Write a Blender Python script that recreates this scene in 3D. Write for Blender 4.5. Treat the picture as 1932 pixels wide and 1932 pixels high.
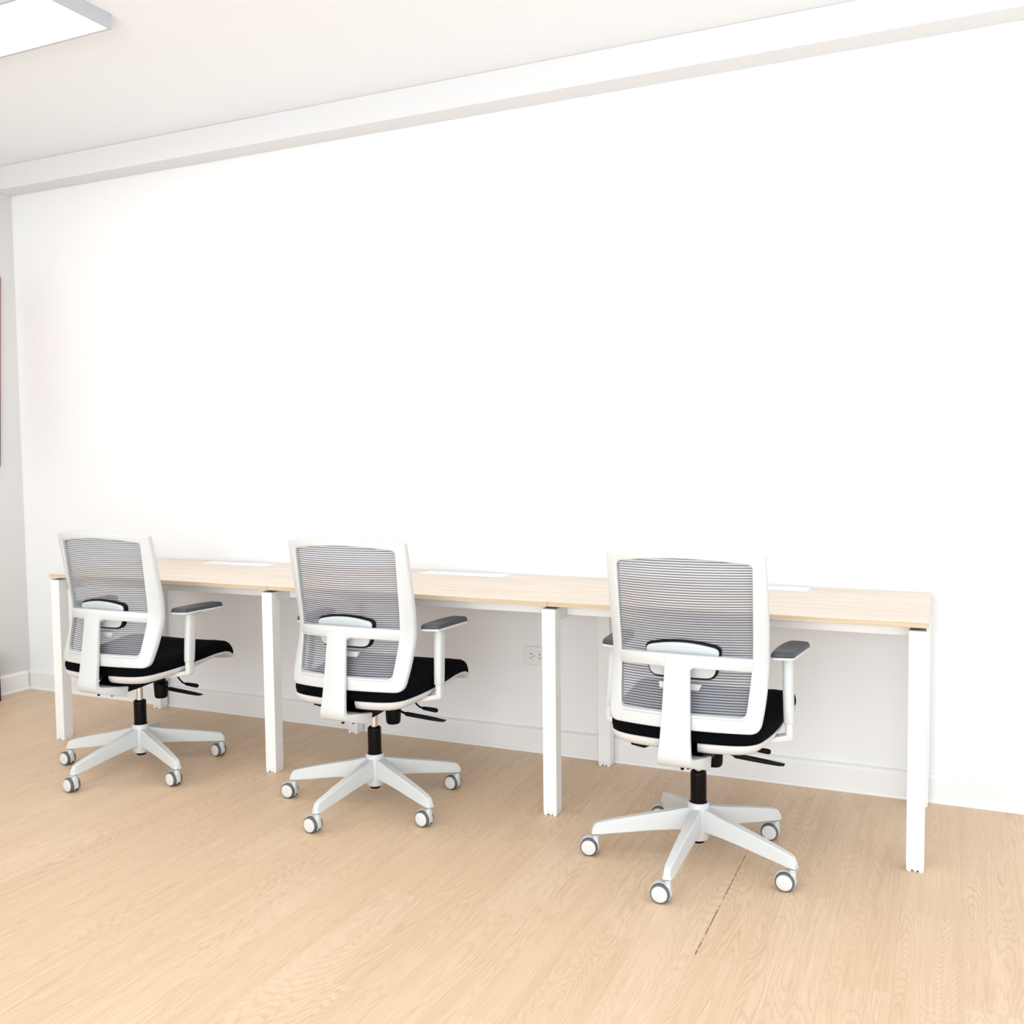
import bpy, bmesh, math, random
from mathutils import Vector, Matrix
for o in list(bpy.data.objects): bpy.data.objects.remove(o, do_unlink=True)
SC = bpy.context.scene
COL = SC.collection
PI = math.pi

# ------------------------------------------------------------------ camera
CX, CY, CZ = 0.0472, -3.0353, 1.2467
YAW, PIT, ROL, FPX = -0.4260, -0.0574, -0.0111, 1818.96
cam_d = bpy.data.cameras.new('camera'); cam = bpy.data.objects.new('camera', cam_d); COL.objects.link(cam)
cam_d.sensor_fit = 'HORIZONTAL'; cam_d.sensor_width = 36.0; cam_d.lens = FPX/1932*36.0
cam_d.clip_start = 0.05; cam_d.clip_end = 60
cy_, sy_, cp_, sp_ = math.cos(YAW), math.sin(YAW), math.cos(PIT), math.sin(PIT)
fwd = Vector((sy_*cp_, cy_*cp_, sp_)); rt = Vector((cy_, -sy_, 0)); up = rt.cross(fwd)
rt2 = rt*math.cos(ROL) + up*math.sin(ROL); up2 = up*math.cos(ROL) - rt*math.sin(ROL)
m = Matrix((rt2, up2, -fwd)).transposed().to_4x4(); m.translation = Vector((CX, CY, CZ))
cam.matrix_world = m
SC.camera = cam

# ------------------------------------------------------------------ light
SC.view_settings.view_transform = 'Standard'; SC.view_settings.look = 'None'
SC.view_settings.gamma = 1.0; SC.view_settings.use_curve_mapping = False
SC.view_settings.exposure = 0.10
world = bpy.data.worlds.new('world'); SC.world = world; world.use_nodes = True
bg = world.node_tree.nodes['Background']; bg.inputs[0].default_value = (0.86, 0.93, 1.0, 1); bg.inputs[1].default_value = 1.0

def area(name, loc, target, sx, sy, power, col):
    d = bpy.data.lights.new(name, 'AREA'); d.shape = 'RECTANGLE'; d.size = sx; d.size_y = sy
    d.energy = power; d.color = col
    o = bpy.data.objects.new(name, d); COL.objects.link(o); o.location = loc
    o.rotation_euler = (Vector(target)-Vector(loc)).to_track_quat('-Z', 'Y').to_euler()
    return o
# daylight through the windows behind the camera and on its right
area('window_daylight', (-0.2, -5.6, 1.25), (-0.9, 0.6, 1.05), 4.8, 1.7, 140, (0.90, 0.955, 1.0))
area('side_window_daylight', (2.9, -1.6, 1.6), (-1.5, 0.3, 1.1), 2.6, 1.9, 26, (0.82, 0.92, 1.0))
# added fill light behind the camera, aimed up to brighten the ceiling
area('added_ceiling_fill', (-1.0, -4.5, 0.03), (-1.0, -4.2, 3.0), 4.2, 1.8, 92, (0.95, 0.97, 1.0))
# the row of ceiling panels over the room behind the visible one
area('ceiling_panel_light', (-1.2, -1.9, 2.72), (-1.2, -1.8, 0.0), 1.2, 0.3, 9, (1.0, 0.95, 0.88))

# ------------------------------------------------------------------ node helpers
def mat(name, col, rough=0.5, metal=0.0, spec=0.5, coat=0.0):
    m = bpy.data.materials.new(name); m.use_nodes = True
    b = m.node_tree.nodes['Principled BSDF']
    b.inputs['Base Color'].default_value = (*col, 1); b.inputs['Roughness'].default_value = rough
    b.inputs['Metallic'].default_value = metal; b.inputs['Specular IOR Level'].default_value = spec
    b.inputs['Coat Weight'].default_value = coat
    return m
class NT:
    def __init__(s, m): s.t = m.node_tree; s.n = s.t.nodes; s.l = s.t.links
    def new(s, ty, **kw):
        n = s.n.new(ty)
        for k, v in kw.items(): setattr(n, k, v)
        return n
    def put(s, sock, v):
        if hasattr(v, 'is_linked') or isinstance(v, bpy.types.NodeSocket): s.l.new(v, sock)
        elif v is not None: sock.default_value = v
    def math(s, op, a, b=None, c=None, clamp=False):
        n = s.new('ShaderNodeMath', operation=op); n.use_clamp = clamp
        for i, v in enumerate((a, b, c)):
            if v is not None: s.put(n.inputs[i], v)
        return n.outputs[0]
    def comb(s, x, y, z):
        n = s.new('ShaderNodeCombineXYZ')
        for i, v in enumerate((x, y, z)): s.put(n.inputs[i], v)
        return n.outputs[0]
    def noise(s, vec, scale, detail=2.0, rough=0.5, dist=0.0):
        n = s.new('ShaderNodeTexNoise'); s.put(n.inputs['Vector'], vec)
        n.inputs['Scale'].default_value = scale; n.inputs['Detail'].default_value = detail
        n.inputs['Roughness'].default_value = rough; n.inputs['Distortion'].default_value = dist
        return n.outputs[0]
    def mix(s, f, a, b, mode='MIX'):
        n = s.new('ShaderNodeMix', data_type='RGBA', blend_type=mode)
        s.put(n.inputs[0], f); s.put(n.inputs[6], a); s.put(n.inputs[7], b)
        return n.outputs[2]
    def ramp(s, f, stops):
        n = s.new('ShaderNodeValToRGB'); s.put(n.inputs[0], f)
        e = n.color_ramp.elements
        while len(e) < len(stops): e.new(0.5)
        for q, (p, c) in zip(e, stops):
            q.position = p; q.color = (c, c, c, 1) if not isinstance(c, tuple) else (*c, 1)
        return n.outputs[0]
    def bump(s, h, strength, dist):
        n = s.new('ShaderNodeBump'); n.inputs['Strength'].default_value = strength
        n.inputs['Distance'].default_value = dist; s.l.new(h, n.inputs['Height']); return n.outputs[0]
    def pos(s):
        g = s.new('ShaderNodeTexCoord'); x = s.new('ShaderNodeSeparateXYZ'); s.l.new(g.outputs['Object'], x.inputs[0])
        return g.outputs['Object'], x.outputs[0], x.outputs[1], x.outputs[2]
    @property
    def b(s): return s.n['Principled BSDF']

# ------------------------------------------------------------------ materials
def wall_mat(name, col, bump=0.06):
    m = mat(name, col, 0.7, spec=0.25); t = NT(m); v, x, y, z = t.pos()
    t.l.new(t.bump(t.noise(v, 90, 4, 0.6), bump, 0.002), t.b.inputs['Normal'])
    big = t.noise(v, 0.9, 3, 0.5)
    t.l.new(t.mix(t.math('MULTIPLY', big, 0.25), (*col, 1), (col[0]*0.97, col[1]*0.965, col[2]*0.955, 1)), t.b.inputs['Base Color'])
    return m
M_wall = wall_mat('white_painted_plaster', (0.885, 0.895, 0.905))
M_ceil = wall_mat('ceiling_paint', (0.88, 0.905, 0.93), 0.04)
M_beam = wall_mat('shaded_beam_paint', (0.77, 0.775, 0.785))  # darkened colour stands in for weaker light on the beam
M_wall2 = wall_mat('shade_toned_wall_paint', (0.69, 0.68, 0.665))  # white wall in shade: the left wall's shading is put into its colour
M_base = mat('painted_baseboard', (0.86, 0.855, 0.845), 0.45)
M_steel = mat('white_powder_coated_steel', (0.88, 0.88, 0.875), 0.38)
M_plast = mat('white_moulded_plastic', (0.63, 0.65, 0.65), 0.34)
M_plast2 = mat('warm_white_plastic', (0.70, 0.70, 0.695), 0.4)
M_pgrey = mat('pale_grey_plastic', (0.54, 0.57, 0.58), 0.35)
M_capg = mat('shade_dark_end_cap', (0.25, 0.25, 0.25), 0.5)  # darkened to paint in the shade of the gap under the tabletop
M_black = mat('black_plastic', (0.003, 0.003, 0.0035), 0.42, spec=0.12)
M_blackm = mat('black_enamelled_steel', (0.004, 0.002, 0.003), 0.22, spec=0.12)
M_chrome = mat('polished_steel', (0.75, 0.74, 0.72), 0.18, metal=1.0)
M_tyre = mat('grey_rubber_tyre', (0.115, 0.115, 0.12), 0.5)
M_pad = mat('dark_grey_soft_polyurethane', (0.060, 0.064, 0.074), 0.42, spec=0.35)
M_hole = mat('dark_socket_hole', (0.01, 0.009, 0.008), 0.6)
M_alu = mat('silver_lamp_frame', (0.52, 0.54, 0.58), 0.4)
M_screw = mat('grey_screw_metal', (0.45, 0.42, 0.38), 0.4, metal=0.8)
def fabric_mat():
    m = mat('black_upholstery', (0.0022, 0.0022, 0.0035), 0.9, spec=0.06); t = NT(m); v, x, y, z = t.pos()
    w = t.new('ShaderNodeTexVoronoi'); w.inputs['Scale'].default_value = 420; t.l.new(v, w.inputs['Vector'])
    t.l.new(t.bump(w.outputs[0], 0.3, 0.0006), t.b.inputs['Normal'])
    t.b.inputs['Sheen Weight'].default_value = 0.0
    return m
M_fab = fabric_mat()
M_lamp = bpy.data.materials.new('lamp_diffuser'); M_lamp.use_nodes = True
_t = NT(M_lamp); _t.b.inputs['Base Color'].default_value = (0.9, 0.9, 0.9, 1)
_t.b.inputs['Emission Color'].default_value = (1, 0.95, 0.89, 1); _t.b.inputs['Emission Strength'].default_value = 11.0

def mesh_mat():
    # woven back: opaque dark weft bands between half-open pale ones, evenly spaced in height
    m = mat('striped_mesh_fabric', (0.07, 0.07, 0.08), 0.75, spec=0.2); t = NT(m); v, x, y, z = t.pos()
    ph = t.math('FRACT', t.math('DIVIDE', z, 0.00745))
    tri = t.math('ABSOLUTE', t.math('SUBTRACT', ph, 0.5))           # 0 middle .. 0.5 edge
    line = t.ramp(tri, [(0.0, 1.0), (0.17, 1.0), (0.235, 0.0)])
    t.l.new(t.mix(line, (0.47, 0.485, 0.525, 1), (0.07, 0.07, 0.085, 1)), t.b.inputs['Base Color'])
    tr = t.new('ShaderNodeBsdfTransparent'); ms = t.new('ShaderNodeMixShader')
    op = t.math('ADD', t.math('MULTIPLY', line, 0.30), 0.60)
    t.l.new(op, ms.inputs[0]); t.l.new(tr.outputs[0], ms.inputs[1]); t.l.new(t.b.outputs[0], ms.inputs[2])
    t.l.new(ms.outputs[0], t.n['Material Output'].inputs[0])
    return m
M_mesh = mesh_mat()

def floor_mat():
    m = mat('light_oak_vinyl_planks', (0.7, 0.55, 0.4), 0.42, spec=0.35); t = NT(m); v, x, y, z = t.pos()
    PW, PL = 0.1523, 0.914
    u = t.math('DIVIDE', t.math('ADD', x, 0.5145), PW)
    row = t.math('FLOOR', u); fu = t.math('FRACT', u)
    par = t.math('FLOORED_MODULO', row, 2.0)
    w = t.math('DIVIDE', t.math('SUBTRACT', t.math('ADD', y, 0.712), t.math('MULTIPLY', par, 0.446)), PL)
    seg = t.math('FLOOR', w); fw = t.math('FRACT', w)
    pid = t.new('ShaderNodeTexWhiteNoise', noise_dimensions='3D')
    t.l.new(t.comb(row, seg, 3.7), pid.inputs['Vector']); r1 = pid.outputs['Value']
    sc = t.new('ShaderNodeSeparateColor'); t.l.new(pid.outputs['Color'], sc.inputs[0])
    r2 = sc.outputs[1]; r3 = sc.outputs[2]
    off = t.math('MULTIPLY', r1, 47.0)
    # cathedral grain: level lines of a field that is long along the plank
    xx = t.math('MULTIPLY', x, 7.5); yy = t.math('MULTIPLY', y, 0.85)
    f1 = t.noise(t.comb(xx, yy, off), 1.0, 1.5, 0.45)
    wob = t.noise(t.comb(t.math('MULTIPLY', x, 60), t.math('MULTIPLY', y, 9), off), 1.0, 2, 0.5)
    fld = t.math('ADD', f1, t.math('MULTIPLY', wob, 0.035))
    rings = t.math('MULTIPLY', fld, t.math('ADD', 42.0, t.math('MULTIPLY', r2, 20.0)))
    fr = t.math('FRACT', rings)
    line = t.ramp(fr, [(0.0, 0.0), (0.45, 0.12), (0.78, 1.0), (0.9, 0.55), (1.0, 0.0)])
    pat = t.noise(t.comb(t.math('MULTIPLY', x, 7), t.math('MULTIPLY', y, 1.4), t.math('ADD', off, 9.0)), 1.0, 2, 0.5)
    amt = t.ramp(pat, [(0.3, 0.25), (0.7, 1.0)])
    line = t.math('MULTIPLY', line, amt)
    # fine straight fibres
    fib = t.noise(t.comb(t.math('MULTIPLY', x, 330), t.math('MULTIPLY', y, 7), off), 1.0, 3, 0.6)
    fib2 = t.noise(t.comb(t.math('MULTIPLY', x, 38), t.math('MULTIPLY', y, 1.3), t.math('ADD', off, 5)), 1.0, 3, 0.6)
    base = t.mix(r3, (0.735, 0.545, 0.37, 1), (0.76, 0.58, 0.41, 1))
    c = t.mix(t.math('MULTIPLY', line, 0.40), base, (0.43, 0.275, 0.16, 1))
    c = t.mix(t.ramp(fib, [(0.42, 0.0), (0.75, 0.30)]), c, (0.45, 0.30, 0.18, 1))
    c = t.mix(t.ramp(fib2, [(0.45, 0.0), (0.7, 0.30)]), c, (0.55, 0.37, 0.23, 1))
    # rare dark knots/specks
    sp = t.new('ShaderNodeTexVoronoi'); sp.inputs['Scale'].default_value = 1.0; sp.inputs['Randomness'].default_value = 1.0
    t.l.new(t.comb(t.math('MULTIPLY', x, 4.2), t.math('MULTIPLY', y, 3.2), 0.0), sp.inputs['Vector'])
    c = t.mix(t.ramp(sp.outputs['Distance'], [(0.010, 0.8), (0.024, 0.0)]), c, (0.40, 0.21, 0.07, 1))
    # seams
    du = t.math('MINIMUM', fu, t.math('SUBTRACT', 1.0, fu)); dw = t.math('MINIMUM', fw, t.math('SUBTRACT', 1.0, fw))
    gn = t.noise(t.comb(t.math('MULTIPLY', x, 3), t.math('MULTIPLY', y, 5), 2.0), 1.0, 3, 0.6)
    su = t.math('SUBTRACT', 1.0, t.math('DIVIDE', du, 0.0075), clamp=True)
    sw = t.math('SUBTRACT', 1.0, t.math('DIVIDE', dw, 0.0013), clamp=True)
    seam = t.math('MAXIMUM', t.math('MULTIPLY', su, t.ramp(gn, [(0.4, 0.22), (0.68, 0.9)])), t.math('MULTIPLY', sw, 0.6))
    # one open crack between two boards
    cx_ = t.math('SUBTRACT', 1.0, t.math('DIVIDE', t.math('ABSOLUTE', t.math('ADD', x, 0.5145)), 0.0030), clamp=True)
    cy_ = t.math('MULTIPLY', t.math('GREATER_THAN', y, -0.72), t.math('LESS_THAN', y, 0.03))
    cn = t.noise(t.comb(x, t.math('MULTIPLY', y, 14), 1.0), 1.0, 3, 0.7)
    crack = t.math('MULTIPLY', t.math('MULTIPLY', cx_, cy_), t.ramp(cn, [(0.40, 0.15), (0.5, 1.0)]))
    c = t.mix(t.math('MULTIPLY', seam, 0.6), c, (0.42, 0.26, 0.14, 1))
    c = t.mix(crack, c, (0.16, 0.075, 0.02, 1))
    t.l.new(c, t.b.inputs['Base Color'])
    h = t.math('SUBTRACT', t.math('MULTIPLY', fib, 0.25), t.math('ADD', t.math('MULTIPLY', line, 0.25), seam))
    t.l.new(t.bump(h, 0.12, 0.0012), t.b.inputs['Normal'])
    t.l.new(t.math('ADD', 0.36, t.math('MULTIPLY', fib2, 0.16)), t.b.inputs['Roughness'])
    return m
M_floor = floor_mat()

def desk_mat(name, edge=False):
    m = mat(name, (0.75, 0.62, 0.5), 0.5, spec=0.25); t = NT(m); v, x, y, z = t.pos()
    n1 = t.noise(t.comb(t.math('MULTIPLY', x, 2.2), t.math('MULTIPLY', y, 34), t.math('MULTIPLY', z, 120)), 1.0, 4, 0.6, 0.4)
    n2 = t.noise(t.comb(t.math('MULTIPLY', x, 7), t.math('MULTIPLY', y, 190), t.math('MULTIPLY', z, 600)), 1.0, 3, 0.6)
    if edge: a, b, d = (0.66, 0.54, 0.40, 1), (0.55, 0.43, 0.29, 1), (0.44, 0.32, 0.20, 1)
    else: a, b, d = (0.84, 0.745, 0.645, 1), (0.73, 0.62, 0.52, 1), (0.62, 0.51, 0.41, 1)
    c = t.mix(t.ramp(n1, [(0.35, 0.0), (0.68, 1.0)]), a, b)
    c = t.mix(t.ramp(n2, [(0.5, 0.0), (0.8, 0.5)]), c, d)
    t.l.new(c, t.b.inputs['Base Color'])
    return m
M_desk = desk_mat('light_oak_laminate'); M_dedge = desk_mat('oak_edge_banding', True)

def poster_mat():
    m = mat('red_abstract_print', (0.5, 0.02, 0.02), 0.5); t = NT(m); v, x, y, z = t.pos()
    n = t.noise(v, 3.0, 4, 0.6)
    f = t.math('ADD', t.math('MULTIPLY', t.math('ADD', z, 0.5), 0.9), t.math('MULTIPLY', t.math('SUBTRACT', n, 0.5), 0.35))
    r = t.ramp(f, [(0.0, (0.45, 0.30, 0.30)), (0.12, (0.10, 0.0, 0.22)), (0.24, (0.02, 0.01, 0.01)), (0.32, (0.5, 0.01, 0.05)), (0.5, (0.55, 0.01, 0.0)), (0.62, (0.45, 0.06, 0.01)), (0.9, (0.30, 0.0, 0.0)), (1.0, (0.5, 0.06, 0.0))])
    t.l.new(t.mix(0.55, r, (0.02, 0.01, 0.01, 1)), t.b.inputs['Base Color']); return m
M_poster = poster_mat()
M_teal = mat('blue_grey_cardboard', (0.30, 0.42, 0.46), 0.6); M_dark = mat('dark_purple_board', (0.03, 0.012, 0.03), 0.6)

# ------------------------------------------------------------------ mesh helpers
def link(name, bm, m, parent=None, smooth=False, loc=None, rz=None):
    bmesh.ops.recalc_face_normals(bm, faces=bm.faces[:])
    me = bpy.data.meshes.new(name); bm.to_mesh(me); bm.free()
    ms = m if isinstance(m, (list, tuple)) else [m]
    for q in ms: me.materials.append(q)
    if smooth:
        for p in me.polygons: p.use_smooth = True
        try: me.set_sharp_from_angle(angle=math.radians(38 if smooth is True else smooth))
        except Exception: pass
    o = bpy.data.objects.new(name, me); COL.objects.link(o)
    if parent: o.parent = parent
    if loc: o.location = loc
    if rz is not None: o.rotation_euler = (0, 0, rz)
    return o
def tag(o, label=None, cat=None, group=None, kind=None):
    for k, v in (('label', label), ('category', cat), ('group', group), ('kind', kind)):
        if v: o[k] = v
    return o
def box(bm, x0, x1, y0, y1, z0, z1, bev=0.0, seg=2, mi=0):
    r = bmesh.ops.create_cube(bm, size=1.0)
    vs = r['verts']
    for v in vs: v.co = Vector((x0+(v.co.x+.5)*(x1-x0), y0+(v.co.y+.5)*(y1-y0), z0+(v.co.z+.5)*(z1-z0)))
    fs = set(f for v in vs for f in v.link_faces)
    for f in fs: f.material_index = mi
    if bev > 0:
        es = list(set(e for v in vs for e in v.link_edges))
        bmesh.ops.bevel(bm, geom=es, offset=bev, segments=seg, affect='EDGES', profile=0.5, material=-1)
def loft(bm, rings, cap=True, closed=True, mi=0):
    R = [[bm.verts.new(p) for p in r] for r in rings]
    n = len(R[0])
    for a, b in zip(R, R[1:]):
        for i in range(n if closed else n-1):
            j = (i+1) % n
            f = bm.faces.new((a[i], a[j], b[j], b[i])); f.material_index = mi
    if cap and closed:
        for r in (R[0], R[-1]):
            f = bm.faces.new(r); f.material_index = mi
    return R
def rsec(hw, hh, r, n=3):
    """rounded rectangle section, half sizes hw, hh"""
    r = min(r, hw*.98, hh*.98); P = []
    for cx, cy, a0 in ((hw-r, hh-r, 0), (-hw+r, hh-r, 90), (-hw+r, -hh+r, 180), (hw-r, -hh+r, 270)):
        for k in range(n+1):
            a = math.radians(a0+90*k/n); P.append((cx+r*math.cos(a), cy+r*math.sin(a)))
    return P
def tube(bm, pts, rad, n=12, mi=0):
    pts = [Vector(p) for p in pts]; rings = []
    rads = rad if isinstance(rad, (list, tuple)) else [rad]*len(pts)
    ref = None
    for i, p in enumerate(pts):
        d = (pts[min(i+1, len(pts)-1)]-pts[max(i-1, 0)]).normalized()
        if ref is None: ref = Vector((0, 0, 1)) if abs(d.z) < .9 else Vector((1, 0, 0))
        a = d.cross(ref).normalized(); b = d.cross(a).normalized(); ref = -b if False else ref
        rings.append([p+a*rads[i]*math.cos(2*PI*k/n)+b*rads[i]*math.sin(2*PI*k/n) for k in range(n)])
    loft(bm, rings, mi=mi)
def lathe(bm, prof, cx=0, cy=0, n=32, axis='z', mi=0, o=(0, 0, 0)):
    """prof: (radius, height) list, closed at both ends"""
    rings = []
    for r, h in prof:
        ring = []
        for k in range(n):
            a = 2*PI*k/n; c, s = max(r, 1e-5)*math.cos(a), max(r, 1e-5)*math.sin(a)
            if axis == 'z': ring.append((cx+c, cy+s, h))
            elif axis == 'y': ring.append((o[0]+c, o[1]+h, o[2]+s))
            else: ring.append((o[0]+h, o[1]+c, o[2]+s))
        rings.append(ring)
    loft(bm, rings, mi=mi)
def lerp(x, xs, ys):
    if x <= xs[0]: return ys[0]
    for i in range(len(xs)-1):
        if x <= xs[i+1]:
            t = (x-xs[i])/(xs[i+1]-xs[i]); return ys[i]+(ys[i+1]-ys[i])*t
    return ys[-1]
def smooth_i(x, xs, ys):
    """catmull-rom through (xs, ys)"""
    if x <= xs[0]: return ys[0]
    if x >= xs[-1]: return ys[-1]
    for i in range(len(xs)-1):
        if x <= xs[i+1]:
            h = xs[i+1]-xs[i]; t = (x-xs[i])/h
            def sl(j):
                if j <= 0: return (ys[1]-ys[0])/(xs[1]-xs[0])
                if j >= len(xs)-1: return (ys[-1]-ys[-2])/(xs[-1]-xs[-2])
                return (ys[j+1]-ys[j-1])/(xs[j+1]-xs[j-1])
            m0, m1 = sl(i)*h, sl(i+1)*h
            return (2*t**3-3*t*t+1)*ys[i]+(t**3-2*t*t+t)*m0+(-2*t**3+3*t*t)*ys[i+1]+(t**3-t*t)*m1

# ------------------------------------------------------------------ room
DL, DD, H, TH = 1.2, 0.660, 0.75, 0.0175
WY = 0.6666; XL = -4.571; XR = 3.2; YB = -5.9; ZB, ZC, YBM = 2.6731, 2.7928, 0.5452
def struct(name, bm, m, **k): o = link(name, bm, m, **k); o['kind'] = 'structure'; return o
b = bmesh.new(); box(b, XL-.1, XR+.1, YB, WY+.1, -.1, 0); struct('floor', b, M_floor)
b = bmesh.new(); box(b, XL-.1, XR, WY, WY+.1, 0, ZC); struct('wall_back', b, M_wall)
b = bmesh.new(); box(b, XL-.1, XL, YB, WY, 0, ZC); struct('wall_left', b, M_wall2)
b = bmesh.new(); box(b, XL-.1, XR, YB, WY+.1, ZC, ZC+.1); struct('ceiling', b, M_ceil)
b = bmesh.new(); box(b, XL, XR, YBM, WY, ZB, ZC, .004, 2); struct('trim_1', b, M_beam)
def baseboard(name, x0, x1, y0, y1, ax):
    bm = bmesh.new()
    prof = [(0, 0), (.027, 0), (.027, .004), (.0255, .009), (.022, .012), (.0195, .0135), (.0195, .0145), (.019, .088), (.016, .096), (.009, .101), (0, .102)]
    rings = []
    for e in (0, 1):
        if ax == 'x': rings.append([((x0, x1)[e], WY-d, z) for d, z in prof])
        else: rings.append([(XL+d, (y0, y1)[e], z) for d, z in prof])
    loft(bm, rings); return struct(name, bm, M_base)
baseboard('baseboard_back', XL, XR, 0, 0, 'x')
baseboard('baseboard_left', 0, 0, YB, WY-.027, 'y')

# ------------------------------------------------------------------ ceiling lamp
LX1, LY1, LZ = -2.620, -0.469, 2.743
lamp = bpy.data.objects.new('ceiling_lamp', None); COL.objects.link(lamp); lamp.location = (LX1-.6, LY1-.15, ZC)
tag(lamp, 'square-edged white LED panel lamp mounted on the white ceiling', 'ceiling light')
lx0, lx1, ly0, ly1, lz0, lz1 = -.6, .6, -.15, .15, LZ-ZC, 0.0
bm = bmesh.new(); fw = .013
for a in ((lx0, lx1, ly0, ly0+fw), (lx0, lx1, ly1-fw, ly1), (lx0, lx0+fw, ly0+fw, ly1-fw), (lx1-fw, lx1, ly0+fw, ly1-fw)):
    box(bm, *a, lz0, lz1-.0005, .0012, 1)
link('frame', bm, M_alu, lamp)
bm = bmesh.new(); box(bm, lx0+fw, lx1-fw, ly0+fw, ly1-fw, lz0+.002, lz0+.006, .001, 1); link('diffuser', bm, M_lamp, lamp)

# ------------------------------------------------------------------ bench desk
desk = bpy.data.objects.new('bench_desk', None); COL.objects.link(desk); desk.location = (-1.8, DD/2, 0)
tag(desk, 'long three-bay bench desk with light oak tops and white square legs along the white wall', 'desk')
def dlink(name, bm, m, parent=desk, **k):
    # geometry is written in room coordinates; shift it to the desk's own origin
    off = Vector((1.8, -DD/2, 0))
    for v in bm.verts: v.co += off
    return link(name, bm, m, parent, **k)
seams = [-3.6, -2.394, -1.202, 0.0]
for i in range(3):
    x0, x1 = seams[i]+.0006, seams[i+1]-.0006
    bm = bmesh.new(); box(bm, x0, x1, 0, DD, H-TH, H, .0012, 1)
    for f in bm.faces:
        if abs(f.normal.z) < .6: f.material_index = 1
    bmesh.ops.recalc_face_normals(bm, faces=bm.faces[:])
    for f in bm.faces: f.material_index = 0 if abs(f.normal.z) > .6 else 1
    dlink('tabletop', bm, [M_desk, M_dedge])
lw, lh = .0495, .7233
legx = [-3.5948, -2.4247, -1.2247, -.0547]
for i, x in enumerate(legx):
    for y in (.0045, .5832):
        bm = bmesh.new()
        box(bm, x, x+lw, y, y+lw, .013, lh-.0012, .0012, 1)
        lg = dlink('leg', bm, M_steel)
        bm = bmesh.new()
        box(bm, x+.0006, x+lw-.0006, y+.0006, y+lw-.0006, .006, .0126, .0005, 1)
        box(bm, x+.002, x+.014, y+.0, y+lw-.0, 0, .007, .001, 1); box(bm, x+lw-.014, x+lw-.002, y+.0, y+lw, 0, .007, .001, 1)
        box(bm, x+.02, x+.03, y+.004, y+lw-.004, 0, .007, .001, 1)
        dlink('foot', bm, M_steel, lg)
        bm = bmesh.new(); box(bm, x+.0025, x+lw-.0025, y+.0025, y+lw-.0025, lh-.001, lh+.0012, .0005, 1)
        if y < .1: dlink('end_cap', bm, M_capg, lg)
    # cross rail front leg -> back leg, carrying the tops
    bm = bmesh.new(); xm = x+lw/2
    box(bm, xm-.022, xm+.022, .0045+lw, .5832, .677, lh-.002, .0015, 1)
    box(bm, xm-.016, xm+.016, .07, .57, lh-.002, H-TH-.0008, .0, 1)
    dlink('cross_rail', bm, M_steel)
for i in range(3):
    xa, xb = legx[i]+lw/2+.0228, legx[i+1]+lw/2-.0228
    for y in (.122, .50):
        bm = bmesh.new(); box(bm, xa, xb, y, y+.03, .6865, lh-.001, .0015, 1)
        dlink('long_rail', bm, M_steel)
for i, (xa, xb) in enumerate([(-3.225, -2.825), (-2.02, -1.617), (-.812, -.41)]):
    bm = bmesh.new(); z = H
    box(bm, xa, xb, .530, .645, z+.0002, z+.0022, .0008, 1)
    fl = dlink('cable_flap_frame', bm, M_steel)
    bm = bmesh.new(); box(bm, xa+.008, xb-.008, .536, .637, z+.0023, z+.0034, .0006, 1)
    dlink('flap_lid', bm, M_steel, fl)

# ------------------------------------------------------------------ wall socket
def socket():
    o = bpy.data.objects.new('wall_socket', None); COL.objects.link(o); o.location = (-1.5205, WY, .4075)
    tag(o, 'white double power socket on the wall below the middle desk top', 'socket')
    bm = bmesh.new()
    rings = []
    for hw, hh, y in ((.060, .0405, -.0003), (.060, .0405, -.004), (.0575, .038, -.0068), (.040, .0245, -.0068)):
        rings.append([(px, y, pz) for px, pz in rsec(hw, hh, .004, 3)])
    loft(bm, rings); link('wall_plate', bm, M_base, o, smooth=True)
    bm = bmesh.new(); box(bm, -.039, .039, -.0085, -.0069, -.0205, .0205, .0008, 1); ins = link('socket_insert', bm, M_base, o)
    def prism(cx, cz, w, h, flip):
        bm = bmesh.new()
        s = -1 if flip else 1
        pts = [(-w, -h*s), (w, -h*s), (w*.85, h*.2*s), (w*.3, h*s), (-w*.3, h*s), (-w*.85, h*.2*s)]
        loft(bm, [[(cx+a, yy, cz+c) for a, c in pts] for yy in (-.0086, -.0091)])
        link('pin_hole', bm, M_hole, ins)
    for cx in (-.020, .018):
        prism(cx-.006, .0088, .0024, .0031, False); prism(cx-.006, -.0088, .0024, .0031, True)
        bm = bmesh.new(); lathe(bm, [(.0022, -.0091), (.0022, -.0086)], n=14, axis='y', o=(cx+.006, 0, 0)); link('pin_hole', bm, M_hole, ins)
socket()

# ------------------------------------------------------------------ things at the left edge
art = bpy.data.objects.new('wall_picture', None); COL.objects.link(art); art.location = (XL, 0.344, 1.735); art.rotation_euler = (math.radians(-2.65), 0, 0)
tag(art, 'tall red and purple picture hanging slightly tilted on the left wall at the photo edge', 'picture')
bm = bmesh.new(); box(bm, .0005, .020, -.20, .200, -.503, .503, .002, 1); link('canvas', bm, M_poster, art)
bx = bpy.data.objects.new('storage_box', None); COL.objects.link(bx); bx.location = (XL+.121, .25, 0)
tag(bx, 'low blue-grey box on the floor against the left wall', 'box')
bm = bmesh.new(); box(bm, -.12, .0, -.25, .142, .12, .245, .003, 1); link('lid', bm, M_teal, bx)
bm = bmesh.new(); box(bm, -.118, -.001, -.248, .141, 0, .1195, .002, 1); link('base', bm, M_dark, bx)

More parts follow.
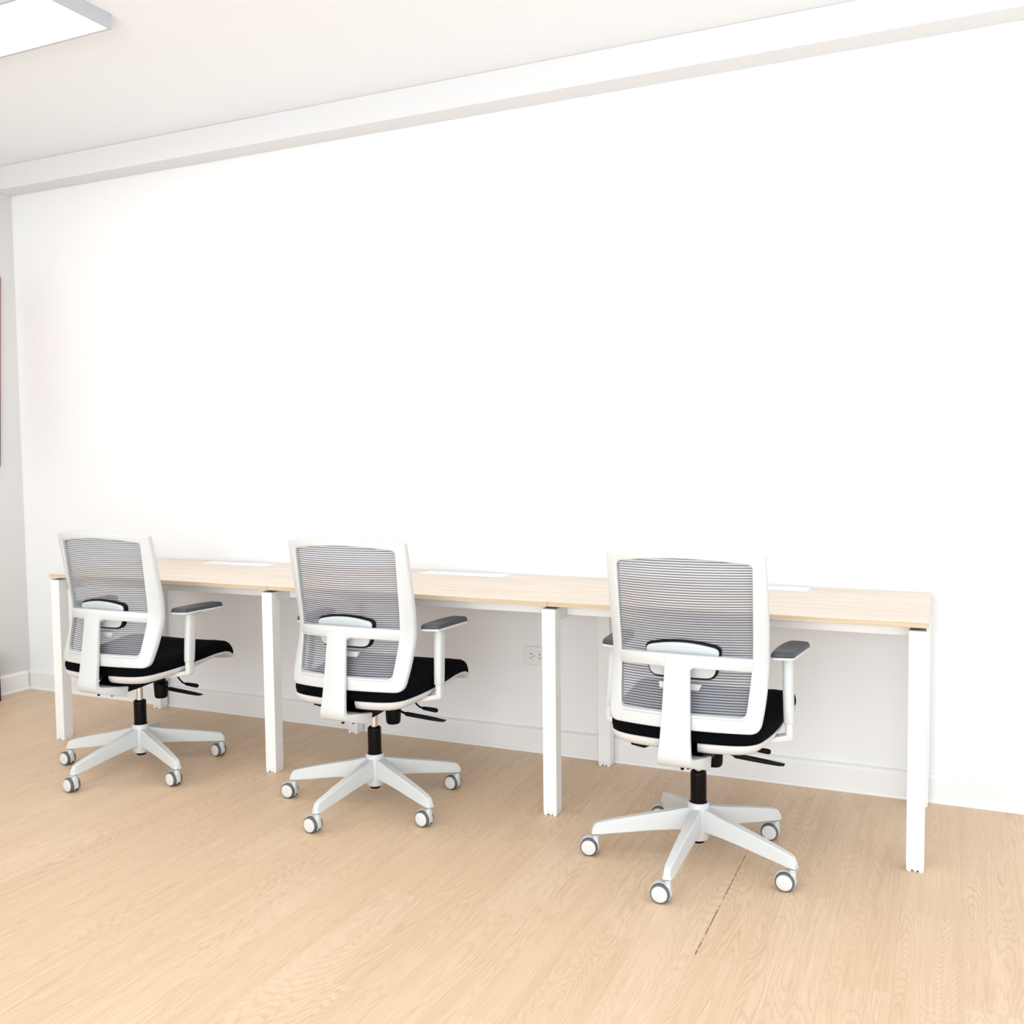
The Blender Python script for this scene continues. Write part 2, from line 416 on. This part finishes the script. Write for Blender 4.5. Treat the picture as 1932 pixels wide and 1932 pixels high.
# ------------------------------------------------------------------ office chair
def Yr(x, z):     # rear face of the back frame
    a = smooth_i(z, [.40, .48, .65, .80, .97], [-.222, -.217, -.213, -.207, -.196])
    bq = smooth_i(z, [.45, .48, .56, .65, .80, .97], [1.15, 1.22, 1.72, 2.15, 1.55, .70])
    return a+bq*x*x
def loop_pts(corners, sides, rads, n=18, nc=6):
    """closed loop: 4 sides as functions t->(x,z), joined by rounded corners"""
    P = []
    for i in range(4):
        s = sides[i]; L = (Vector(s(0))-Vector(s(1))).length
        t0 = rads[i]/L; t1 = 1-rads[(i+1) % 4]/L
        for k in range(n+1): P.append(s(t0+(t1-t0)*k/n))
        nx = sides[(i+1) % 4]; L2 = (Vector(nx(0))-Vector(nx(1))).length
        a = Vector(P[-1]); c = Vector(nx(0)); e = Vector(nx(rads[(i+1) % 4]/L2))
        for k in range(1, nc):
            t = k/nc; q = a*(1-t)**2+c*2*t*(1-t)+e*t*t; P.append((q.x, q.y))
    return P
def side_sets(xw, zt, zcr, zbt, zbc):
    """xw(z) half width; zt corner top z, zcr crest, zbt corner bottom z, zbc bottom centre"""
    def top(t): x = -xw(zt)+2*xw(zt)*t; return (x, zcr-(zcr-zt)*(x/xw(zt))**2)
    def right(t): z = zt+(zbt-zt)*t; return (xw(z), z)
    def bot(t): x = xw(zbt)*(1-2*t); return (x, zbc-(zbc-zbt)*(x/xw(zbt))**2)
    def left(t): z = zbt+(zt-zbt)*t; return (-xw(z), z)
    return [top, right, bot, left]
xo = lambda z: smooth_i(z, [.45, .50, .56, .655, .80, .963], [.2195, .2265, .2315, .2335, .2360, .2340])
xi = lambda z: smooth_i(z, [.503, .56, .63, .666, .80, .935], [.183, .1885, .193, .195, .1975, .199])
def build_chair():
    root = bpy.data.objects.new('office_chair', None); COL.objects.link(root)
    # ---- back frame
    outer = loop_pts(None, side_sets(xo, .963, .9845, .458, .4655), [.003, .003, .028, .028])
    inner = loop_pts(None, side_sets(xi, .935, .9515, .503, .511), [.012, .012, .02, .02])
    def ring(t, d, dx=0):
        R = []
        for (ax, az), (bx_, bz) in zip(outer, inner):
            x = ax+(bx_-ax)*t; z = az+(bz-az)*t
            R.append((x, Yr(x, z)+d, z))
        return R
    bm = bmesh.new()
    sec = [(0, .007), (.02, .0028), (.07, .0006), (.16, 0), (.5, .0), (.86, 0), (.95, .0012), (1, .004), (1, .024), (.93, .027), (.5, .028), (.12, .026), (.03, .022), (0, .018)]
    rr = [ring(*s) for s in sec]; loft(bm, rr+[rr[0]], cap=False)
    bmesh.ops.remove_doubles(bm, verts=bm.verts[:], dist=1e-6)
    link('back_frame', bm, M_plast, root, smooth=True)
    # lip under the window
    bm = bmesh.new(); pts = []
    sel = [i for i, p in enumerate(inner) if p[1] < .538]
    for i in sel:
        p, q = inner[i-1], inner[(i+1) % len(inner)]; tx, tz = q[0]-p[0], q[1]-p[1]; L = math.hypot(tx, tz)
        x, z = inner[i][0]+tz/L*-.0034, inner[i][1]+tx/L*.0034
        pts.append((x, Yr(x, z)+.0012, z))
    tube(bm, pts, [.0012, .002, .003]+[.0042]*(len(pts)-6)+[.003, .002, .0012], 10); link('window_lip', bm, M_plast, root, smooth=True)
    # ---- mesh
    bm = bmesh.new(); NX, NZ = 30, 60; G = []
    for j in range(NZ+1):
        row = []
        for i in range(NX+1):
            s = -1+2*i/NX
            tz = j/NZ
            xh0 = .199
            zb = .511-.008*(s)**2-.004; zt = .9515-.0165*s*s+.004
            z = zb+(zt-zb)*tz; xw = xi(z)+.004; x = s*xw
            bow = smooth_i(z, [.50, .66, .80, .95], [.75, .85, 1.35, .80])
            y = Yr(xi(z), z)+.0165-bow*(xw*xw-x*x)
            row.append(bm.verts.new((x, y, z)))
        G.append(row)
    for j in range(NZ):
        for i in range(NX): bm.faces.new((G[j][i], G[j][i+1], G[j+1][i+1], G[j+1][i]))
    o = link('mesh_back', bm, M_mesh, root, smooth=180); o['label'] = 'grey striped see-through mesh'
    # ---- T shaped support: crossbar + stem + hook
    bm = bmesh.new(); rings = []
    for i in range(161):
        x = -.2+.4*i/160; ax = abs(x)
        zu = .681-.015*(ax/.195)**2; zl = .6455-.0155*(ax/.193)**2
        if ax < .0455: zl -= .008*((.0455-ax)/.0075)**2 if ax > .038 else .008
        y = Yr(x, (zu+zl)/2)
        k = min(1, (.2-ax)/.03); y0 = y-.0035*k; y1 = y+.016
        rings.append([(x, y0+.002, zl), (x, y0, zl+.003), (x, y0, zu-.003), (x, y0+.002, zu), (x, y1, zu), (x, y1, zl)])
    loft(bm, rings)
    st = [(.652, -.2165, .0375, .012), (.60, -.2235, .0385, .014), (.55, -.2295, .0400, .015), (.50, -.2360, .0420, .016), (.45, -.2430, .0440, .017), (.415, -.2485, .0462, .018)]
    # centre line of the sweep (y, z), tangent, half width, thickness
    path = [(-.2165+.006, .668, .0365, .012)]+[(y+t/2, z, w, t) for z, y, w, t in st]
    path += [(-.2435, .3950, .0480, .020), (-.2385, .3815, .0505, .023), (-.2240, .3740, .0560, .026), (-.1950, .3670, .0630, .031), (-.1580, .3580, .0700, .036), (-.1210, .3500, .0745, .041)]
    rings = []
    for i, (y, z, w, t) in enumerate(path):
        a = path[max(i-1, 0)]; c = path[min(i+1, len(path)-1)]
        d = Vector((0, c[0]-a[0], c[1]-a[1])).normalized(); nrm = Vector((0, -d.z, d.y))
        rings.append([Vector((px, y, z))+nrm*pz for px, pz in rsec(w, t/2, .004, 2)])
    loft(bm, rings)
    link('back_support', bm, M_plast, root, smooth=True)
    for sy, sz in ((-.205, .3515), (-.140, .3340)):
        bm = bmesh.new(); lathe(bm, [(0, sz-.0035), (.0050, sz-.0035), (.0050, sz+.004), (0, sz+.004)], .012, sy, 12); link('screw', bm, M_black, root)
    # ---- lumbar support
    def pad_outline(w0, w1, z0, z1, cr, r):
        f = lambda z: lerp(z, [z0, z1], [w0, w1])
        return loop_pts(None, side_sets(f, z1, z1+cr, z0, z0), [r, r, r*1.4, r*1.4], n=10, nc=5)
    def Yl(x, z): return -.174+.95*x*x+(0.02*(z-.66))
    def slab(outl, y0, y1, m, name, par, rnd=.003):
        bm = bmesh.new(); cx = 0; cz = sum(p[1] for p in outl)/len(outl); rings = []
        for s, d in ((.0, y0), (.5, y0), (.9, y0), (.975, y0+rnd*.3), (1, y0+rnd), (1, y1)):
            rings.append([((px-cx)*s+cx, Yl((px-cx)*s, cz)+d, (pz-cz)*s+cz) for px, pz in outl])
        for s in (.9, .5, 0): rings.append([((px-cx)*s+cx, Yl((px-cx)*s, cz)+y1, (pz-cz)*s+cz) for px, pz in outl])
        loft(bm, rings, cap=False); bmesh.ops.remove_doubles(bm, verts=bm.verts[:], dist=1e-6)
        return link(name, bm, m, par, smooth=True)
    rim = slab(pad_outline(.098, .1135, .6035, .698, .017, .018), .004, .024, M_black, 'lumbar_pad', root)
    slab(pad_outline(.0935, .1095, .6085, .692, .0165, .016), -.002, .004, M_pgrey, 'lumbar_plate', rim)
    bm = bmesh.new(); pts = []
    for k in range(21):
        x = -.085+.17*k/20; pts.append((x, Yl(x, 0.66)-.0022, .698-.007*(x/.09)**2))
    tube(bm, pts, .0009, 6); link('plate_groove', bm, M_plast, rim)
    bm = bmesh.new()
    for s in (-1, 1):
        loft(bm, [[(s*a, y, c) for a, c in ((.0, .590), (.056 if s > 0 else .066, .590), (.058 if s > 0 else .066, .5865), (.050 if s > 0 else .064, .572), (.0, .572))] for y in (-.172, -.160)])
    link('lumbar_slider', bm, M_plast, root)
    # ---- seat
    def outl(n=96):
        half = [(0, -.192), (.10, -.188), (.172, -.180), (.209, -.158), (.226, -.118), (.240, -.04), (.250, .08), (.2525, .17), (.2525, .240), (.249, .276), (.236, .300), (.20, .311), (.10, .317), (0, .319)]
        K = [Vector(p) for p in half]+[Vector((-x, y)) for x, y in half[-2:0:-1]]
        P = []; N = len(K)
        for i in range(N):
            p0, p1, p2, p3 = K[i-1], K[i], K[(i+1) % N], K[(i+2) % N]
            for k in range(4):
                t = k/4; q = .5*((2*p1)+(p2-p0)*t+(2*p0-5*p1+4*p2-p3)*t*t+(3*p1-p0-3*p2+p3)*t**3); P.append((q.x, q.y))
        return P
    def zs(x, y):
        zc = smooth_i(y, [-.19, -.12, 0, .1, .2, .26, .30], [.424, .422, .424, .431, .443, .440, .416])
        e = smooth_i(y, [-.19, -.1, .1, .3], [.008, .012, .014, .004])
        return zc+e*abs(x/.24)**3
    O = outl(); cxy = (0, .06)
    def lay(s, dz, blend=0):
        R = []
        for x, y in O:
            X, Y = x*s, cxy[1]+(y-cxy[1])*s
            z0 = zs(X, Y) if blend == 0 else zs(x*max(s, .9), cxy[1]+(y-cxy[1])*max(s, .9))
            # waterfall front edge
            R.append((X, Y, zs(X, Y)+dz))
        return R
    bm = bmesh.new()
    rr = [lay(0.0, .001), lay(.5, .001), lay(.93, 0), lay(.985, .001), lay(1.0, .005), lay(1.008, .012), lay(1.008, .022), lay(.997, .033), lay(.975, .040), lay(.93, .0455), lay(.80, .049), lay(.5, .049), lay(.25, .048), lay(0, .048)]
    loft(bm, rr, cap=False); bmesh.ops.remove_doubles(bm, verts=bm.verts[:], dist=1e-6)
    link('seat_cushion', bm, M_fab, root, smooth=60)
    # shell below, open at the middle of its rear edge
    bm = bmesh.new()
    def slay(s, dz):
        R = []
        for x, y in O:
            X, Y = x*s, cxy[1]+(y-cxy[1])*s
            th = smooth_i(Y, [-.19, 0, .2, .3], [1.25, 1.0, .6, .45])
            R.append((X, Y, zs(X, Y)+dz*th))
        return R
    prof = [(1.0, .001), (1.012, -.0015), (1.008, -.007), (.985, -.016), (.94, -.0235), (.85, -.028), (.6, -.030), (.3, -.030)]
    L = [slay(*p) for p in prof]
    V = [[bm.verts.new(p) for p in r] for r in L]; n = len(O)
    for a, c in zip(V, V[1:]):
        for i in range(n):
            j = (i+1) % n; mx = (a[i].co.x+a[j].co.x)/2; my = (a[i].co.y+a[j].co.y)/2
            if abs(mx) < .062 and my < -.08: continue
            bm.faces.new((a[i], a[j], c[j], c[i]))
    bm.faces.new(V[-1])
    sh = link('seat_shell', bm, M_plast2, root, smooth=True)
    md = sh.modifiers.new('thickness', 'SOLIDIFY'); md.thickness = .003; md.offset = -1
    # ---- mechanism
    bm = bmesh.new()
    secs = [(-.155, .352, .372, .050), (-.12, .343, .392, .064), (-.06, .346, .400, .066), (.03, .352, .402, .066), (.10, .366, .404, .060), (.15, .385, .412, .050)]
    loft(bm, [[(px, y, (z0+z1)/2+pz) for px, pz in rsec(w, (z1-z0)/2, .005, 2)] for y, z0, z1, w in secs])
    box(bm, -.13, .13, -.03, .07, .386, .402, .002, 1)
    link('tilt_mechanism', bm, M_black, root, smooth=True)
    bm = bmesh.new()
    lathe(bm, [(.020, .350), (.020, .338), (.0285, .336), (.029, .325), (.027, .285), (.0255, .276), (.022, .2715), (.0, .2705)], .030, .100, 28)
    kb = link('tension_knob', bm, M_black, root, smooth=True)
    # levers
    bm = bmesh.new()
    tube(bm, [(.045, .068, .338), (.075, .069, .329), (.106, .072, .3185)], .0045, 10)
    ring = []
    for x, y, z, w, t in ((.100, .070, .3215, .0078, .0055), (.105, .070, .3205, .0088, .0065), (.15, .076, .3150, .0095, .0062), (.20, .084, .3085, .0110, .0050), (.232, .089, .3045, .0120, .0035), (.247, .093, .3030, .0105, .0018)):
        ring.append([(x, y+py, z+pz) for py, pz in rsec(w, t, .003, 2)])
    loft(bm, ring); link('height_lever', bm, M_black, root, smooth=True)
    bm = bmesh.new()
    tube(bm, [(.098, .108, .378), (.108, .112, .363), (.120, .115, .347), (.130, .118, .337), (.142, .120, .3335), (.152, .121, .3325)], .0034, 10)
    tube(bm, [(.141, .119, .3335), (.144, .1195, .333), (.150, .120, .3325), (.175, .125, .3295), (.190, .128, .3275), (.197, .1295, .3265), (.200, .130, .3262)], [.0040, .0058, .0068, .0080, .0084, .0072, .0035], 14)
    link('tilt_lever', bm, M_black, root, smooth=True)
    bm = bmesh.new()
    loft(bm, [[(x, y, z) for x, z in ((-.176, .386), (-.172, .372), (-.132, .366), (-.110, .376))] for y in (-.108, -.090)])
    box(bm, -.13, -.06, -.102, -.092, .377, .386, .001, 1)
    link('seat_slide_lever', bm, M_black, root)
    # ---- arms
    for s in (-1, 1):
        def X(x): return s*x
        bm = bmesh.new()    # padded top
        Pd = [(.228, -.040), (.232, -.044), (.262, -.041), (.288, -.032), (.293, -.028), (.298, .03), (.304, .09), (.309, .150), (.311, .166), (.305, .176), (.262, .178), (.250, .170), (.243, .150), (.236, .11), (.230, .06), (.227, .0)]
        def chaikin(P, n):
            for _ in range(n):
                Q = []
                for i in range(len(P)):
                    a, c = P[i], P[(i+1) % len(P)]
                    Q += [(a[0]*.75+c[0]*.25, a[1]*.75+c[1]*.25), (a[0]*.25+c[0]*.75, a[1]*.25+c[1]*.75)]
                P = Q
            return P
        Pd = chaikin([(px, py if py < .1 else .1+(py-.1)*.88) for px, py in Pd], 1); cx, cy = .267, .07
        def lay2(sx, sy, z): return [(X(cx+(x-cx)*sx), cy+(y-cy)*sy, z) for x, y in Pd]
        lv = [(0, 0, .6575), (.97, .99, .6575), (1, 1, .659), (.99, .995, .6650), (.93, .975, .6705), (.87, .95, .6730), (.6, .8, .6745), (.3, .4, .675), (0, 0, .675)]
        loft(bm, [lay2(*l) for l in lv], cap=False); bmesh.ops.remove_doubles(bm, verts=bm.verts[:], dist=1e-6)
        sleeve_bm = bmesh.new()
        rings = []
        for x, y, z, hw, hd in ((.2675, .021, .648, .0150, .0235), (.268, .0205, .630, .0150, .0232), (.270, .014, .57, .0148, .0230), (.273, .006, .50, .0142, .0228), (.2750, .001, .462, .0138, .0225), (.2750, .0008, .4595, .0115, .0210)):
            rings.append([(X(x+px), y+py, z) for px, py in rsec(hw, hd, .0128, 5)])
        loft(sleeve_bm, rings)
        arm = link('armrest', sleeve_bm, M_plast, root, smooth=True)
        link('arm_pad', bm, M_pad, arm, smooth=50)
        bm = bmesh.new()
        loft(bm, [lay2(*l) for l in ((.90, .95, .6490), (.975, .985, .6500), (.985, .992, .6535), (.98, .99, .6572))])
        link('pad_plate', bm, M_plast, arm, smooth=True)
        bm = bmesh.new(); box(bm, min(X(.276), X(.284)), max(X(.276), X(.284)), .040, .066, .6435, .6505, .001, 1)
        link('release_catch', bm, M_screw, arm)
        bm = bmesh.new(); rings = []
        for x, y, z, hw, hd in ((.2755, .001, .470, .0108, .0195), (.2765, .0005, .430, .0108, .0195), (.2768, .0005, .416, .0108, .0195), (.276, .0005, .4105, .0098, .0185), (.274, .0005, .408, .007, .016)):
            rings.append([(X(x+px), y+py, z) for px, py in rsec(hw, hd, .0100, 5)])
        loft(bm, rings)
        rings = []
        for x, z, hd, hh in ((.280, .4190, .0180, .0095), (.262, .4150, .0195, .0090), (.235, .4080, .0220, .0085), (.205, .4010, .0260, .0080), (.165, .3965, .0300, .0070), (.10, .3950, .0300, .0060)):
            rings.append([(X(x), .0005+py, z+pz) for py, pz in rsec(hd, hh, .004, 2)])
        loft(bm, rings)
        link('arm_bracket', bm, M_plast2, root, smooth=True)
    # ---- gas lift
    bm = bmesh.new(); lathe(bm, [(0, .168), (.0238, .168), (.0245, .176), (.0245, .272), (.0238, .2775), (.0215, .2800), (.0195, .2795), (.0185, .276), (0, .275)], 0, 0, 36)
    gl = link('gas_lift_cover', bm, M_blackm, root, smooth=True, loc=(.004, .009, 0))
    bm = bmesh.new(); lathe(bm, [(0, .268), (.0125, .268), (.0125, .352), (0, .352)], 0, 0, 28); link('piston', bm, M_chrome, gl, smooth=True)
    # ---- five-star base
    bm = bmesh.new()
    lathe(bm, [(0, .160), (.0260, .160), (.0262, .1815), (.0275, .1840), (.0305, .1835), (.0325, .1805), (.0330, .150), (.0335, .115), (.0325, .080), (.0300, .070), (.026, .0670), (0, .0670)], 0, 0, 40)
    hub = link('hub', bm, M_plast, root, smooth=True, loc=(.004, .009, 0))
    bm = bmesh.new(); lathe(bm, [(0, .0680), (.0195, .0680), (.0190, .0590), (.0160, .0565), (0, .0565)], 0, 0, 28); link('column_end', bm, M_black, hub, smooth=True)
    def leg_bm():
        bm = bmesh.new(); rings = []
        for r, zt, zb, wt, wb in ((.018, .1695, .0990, .0140, .0180), (.045, .1650, .0985, .0140, .0180), (.09, .1530, .0960, .0135, .0180), (.15, .1410, .0905, .0125, .0178), (.22, .1260, .0810, .0118, .0172), (.275, .1135, .0740, .0105, .0160), (.308, .1045, .0690, .0096, .0152), (.318, .1000, .0686, .0086, .0145), (.326, .0870, .0683, .0080, .0130), (.329, .0740, .0686, .0070, .0115)):
            ch = .003
            rings.append([(r, -wb, zb+.002), (r, -wb+.002, zb), (r, wb-.002, zb), (r, wb, zb+.002), (r, wt+.0012, zt-ch), (r, wt-.0015, zt), (r, -wt+.0015, zt), (r, -wt-.0012, zt-ch)])
        loft(bm, rings); return bm
    for k in range(5):
        link('base_leg', leg_bm(), M_plast, root, smooth=25, rz=0)
    # ---- casters
    for k in range(5):
        bm = bmesh.new(); R = .0275; wx = -.0195
        lathe(bm, [(0, .0500), (.0088, .0500), (.0095, .058), (.0090, .0640), (0, .0640)], 0, 0, 20)
        # body between the wheels with its hood
        arc = [math.radians(a) for a in range(-35, 176, 10)]
        out_ = [(wx+.0305*math.cos(a), R+.0305*math.sin(a)) for a in arc]; inn_ = [(wx+.0282*math.cos(a), R+.0282*math.sin(a)) for a in arc]
        ringsA = [[(ox, -.0080, oz), (ox, .0080, oz), (ix, .0080, iz), (ix, -.0080, iz)] for (ox, oz), (ix, iz) in zip(out_, inn_)]
        loft(bm, ringsA)
        box(bm, -.0075, .0095, -.0095, .0095, .022, .0535, .003, 2)
        lathe(bm, [(0, -.0042), (.022, -.0042), (.022, .0042), (0, .0042)], n=28, axis='y', o=(wx, 0, R))
        ca = link('caster', bm, M_plast, root, smooth=30)
        for s in (-1, 1):
            bm = bmesh.new(); y0, y1 = .0050*s, .0205*s
            lathe(bm, [(0, y0), (R-.003, y0), (R-.0008, y0+.0015*s), (R, y0+.004*s), (R, y1-.005*s), (R-.0010, y1-.002*s), (R-.0030, y1-.0004*s), (R-.0036, y1), (0, y1)], n=40, axis='y', o=(wx, 0, R))
            wh = link('wheel', bm, M_tyre, ca, smooth=True)
            bm = bmesh.new(); lathe(bm, [(0, y1-.001*s), (.0226, y1-.001*s), (.0226, y1+.0006*s), (.0214, y1+.0014*s), (.012, y1+.0020*s), (0, y1+.0022*s)], n=36, axis='y', o=(wx, 0, R))
            link('wheel_cap', bm, M_plast2, ca, smooth=True)
        bm = bmesh.new(); box(bm, -.004, .008, -.0045, .0085, .010, .0215, .0015, 1); link('brake_tab', bm, M_black, ca)
    return root

def copy_tree(o, parent=None):
    c = o.copy(); COL.objects.link(c)
    if parent: c.parent = parent
    for ch in list(o.children): copy_tree(ch, c)
    return c
def pose_base(root, loc, yaw, star, swivel):
    """turn the seat by yaw; the star base and every caster have angles of their own"""
    root.location = loc; root.rotation_euler = (0, 0, yaw)
    legs = [c for c in root.children if c.name.split('.')[0] == 'base_leg']
    cas = [c for c in root.children if c.name.split('.')[0] == 'caster']
    boff = (.004, .009)
    for k in range(5):
        a = math.radians(star+72*k)-yaw
        legs[k].rotation_euler = (0, 0, a)
        legs[k].location = (*boff, 0); cas[k].location = (boff[0]+.3155*math.cos(a), boff[1]+.3155*math.sin(a), 0); cas[k].rotation_euler = (0, 0, math.radians(swivel[k])-yaw)
proto = build_chair()
spots = [
 ((-.645, -.1655, 0), -.016, -92.0, (2, -2, 0, 4, 8), 'white mesh-back office chair in front of the rightmost desk bay, nearest the camera'),
 ((-1.8335, -.1310, 0), .022, -95.2, (-4, -6, -6, -5, 5), 'white mesh-back office chair in the middle, between the other two chairs'),
 ((-2.930, -.160, 0), .014, -93.0, (-6, -8, -10, -8, 0), 'white mesh-back office chair at the left end of the bench desk, furthest from the camera'),
]
chairs = [proto]+[copy_tree(proto) for _ in range(2)]
for o, (loc, yaw, star, sw, lab) in zip(chairs, spots):
    pose_base(o, loc, yaw, star, sw)
    tag(o, lab, 'chair', 'office chairs along the bench desk')
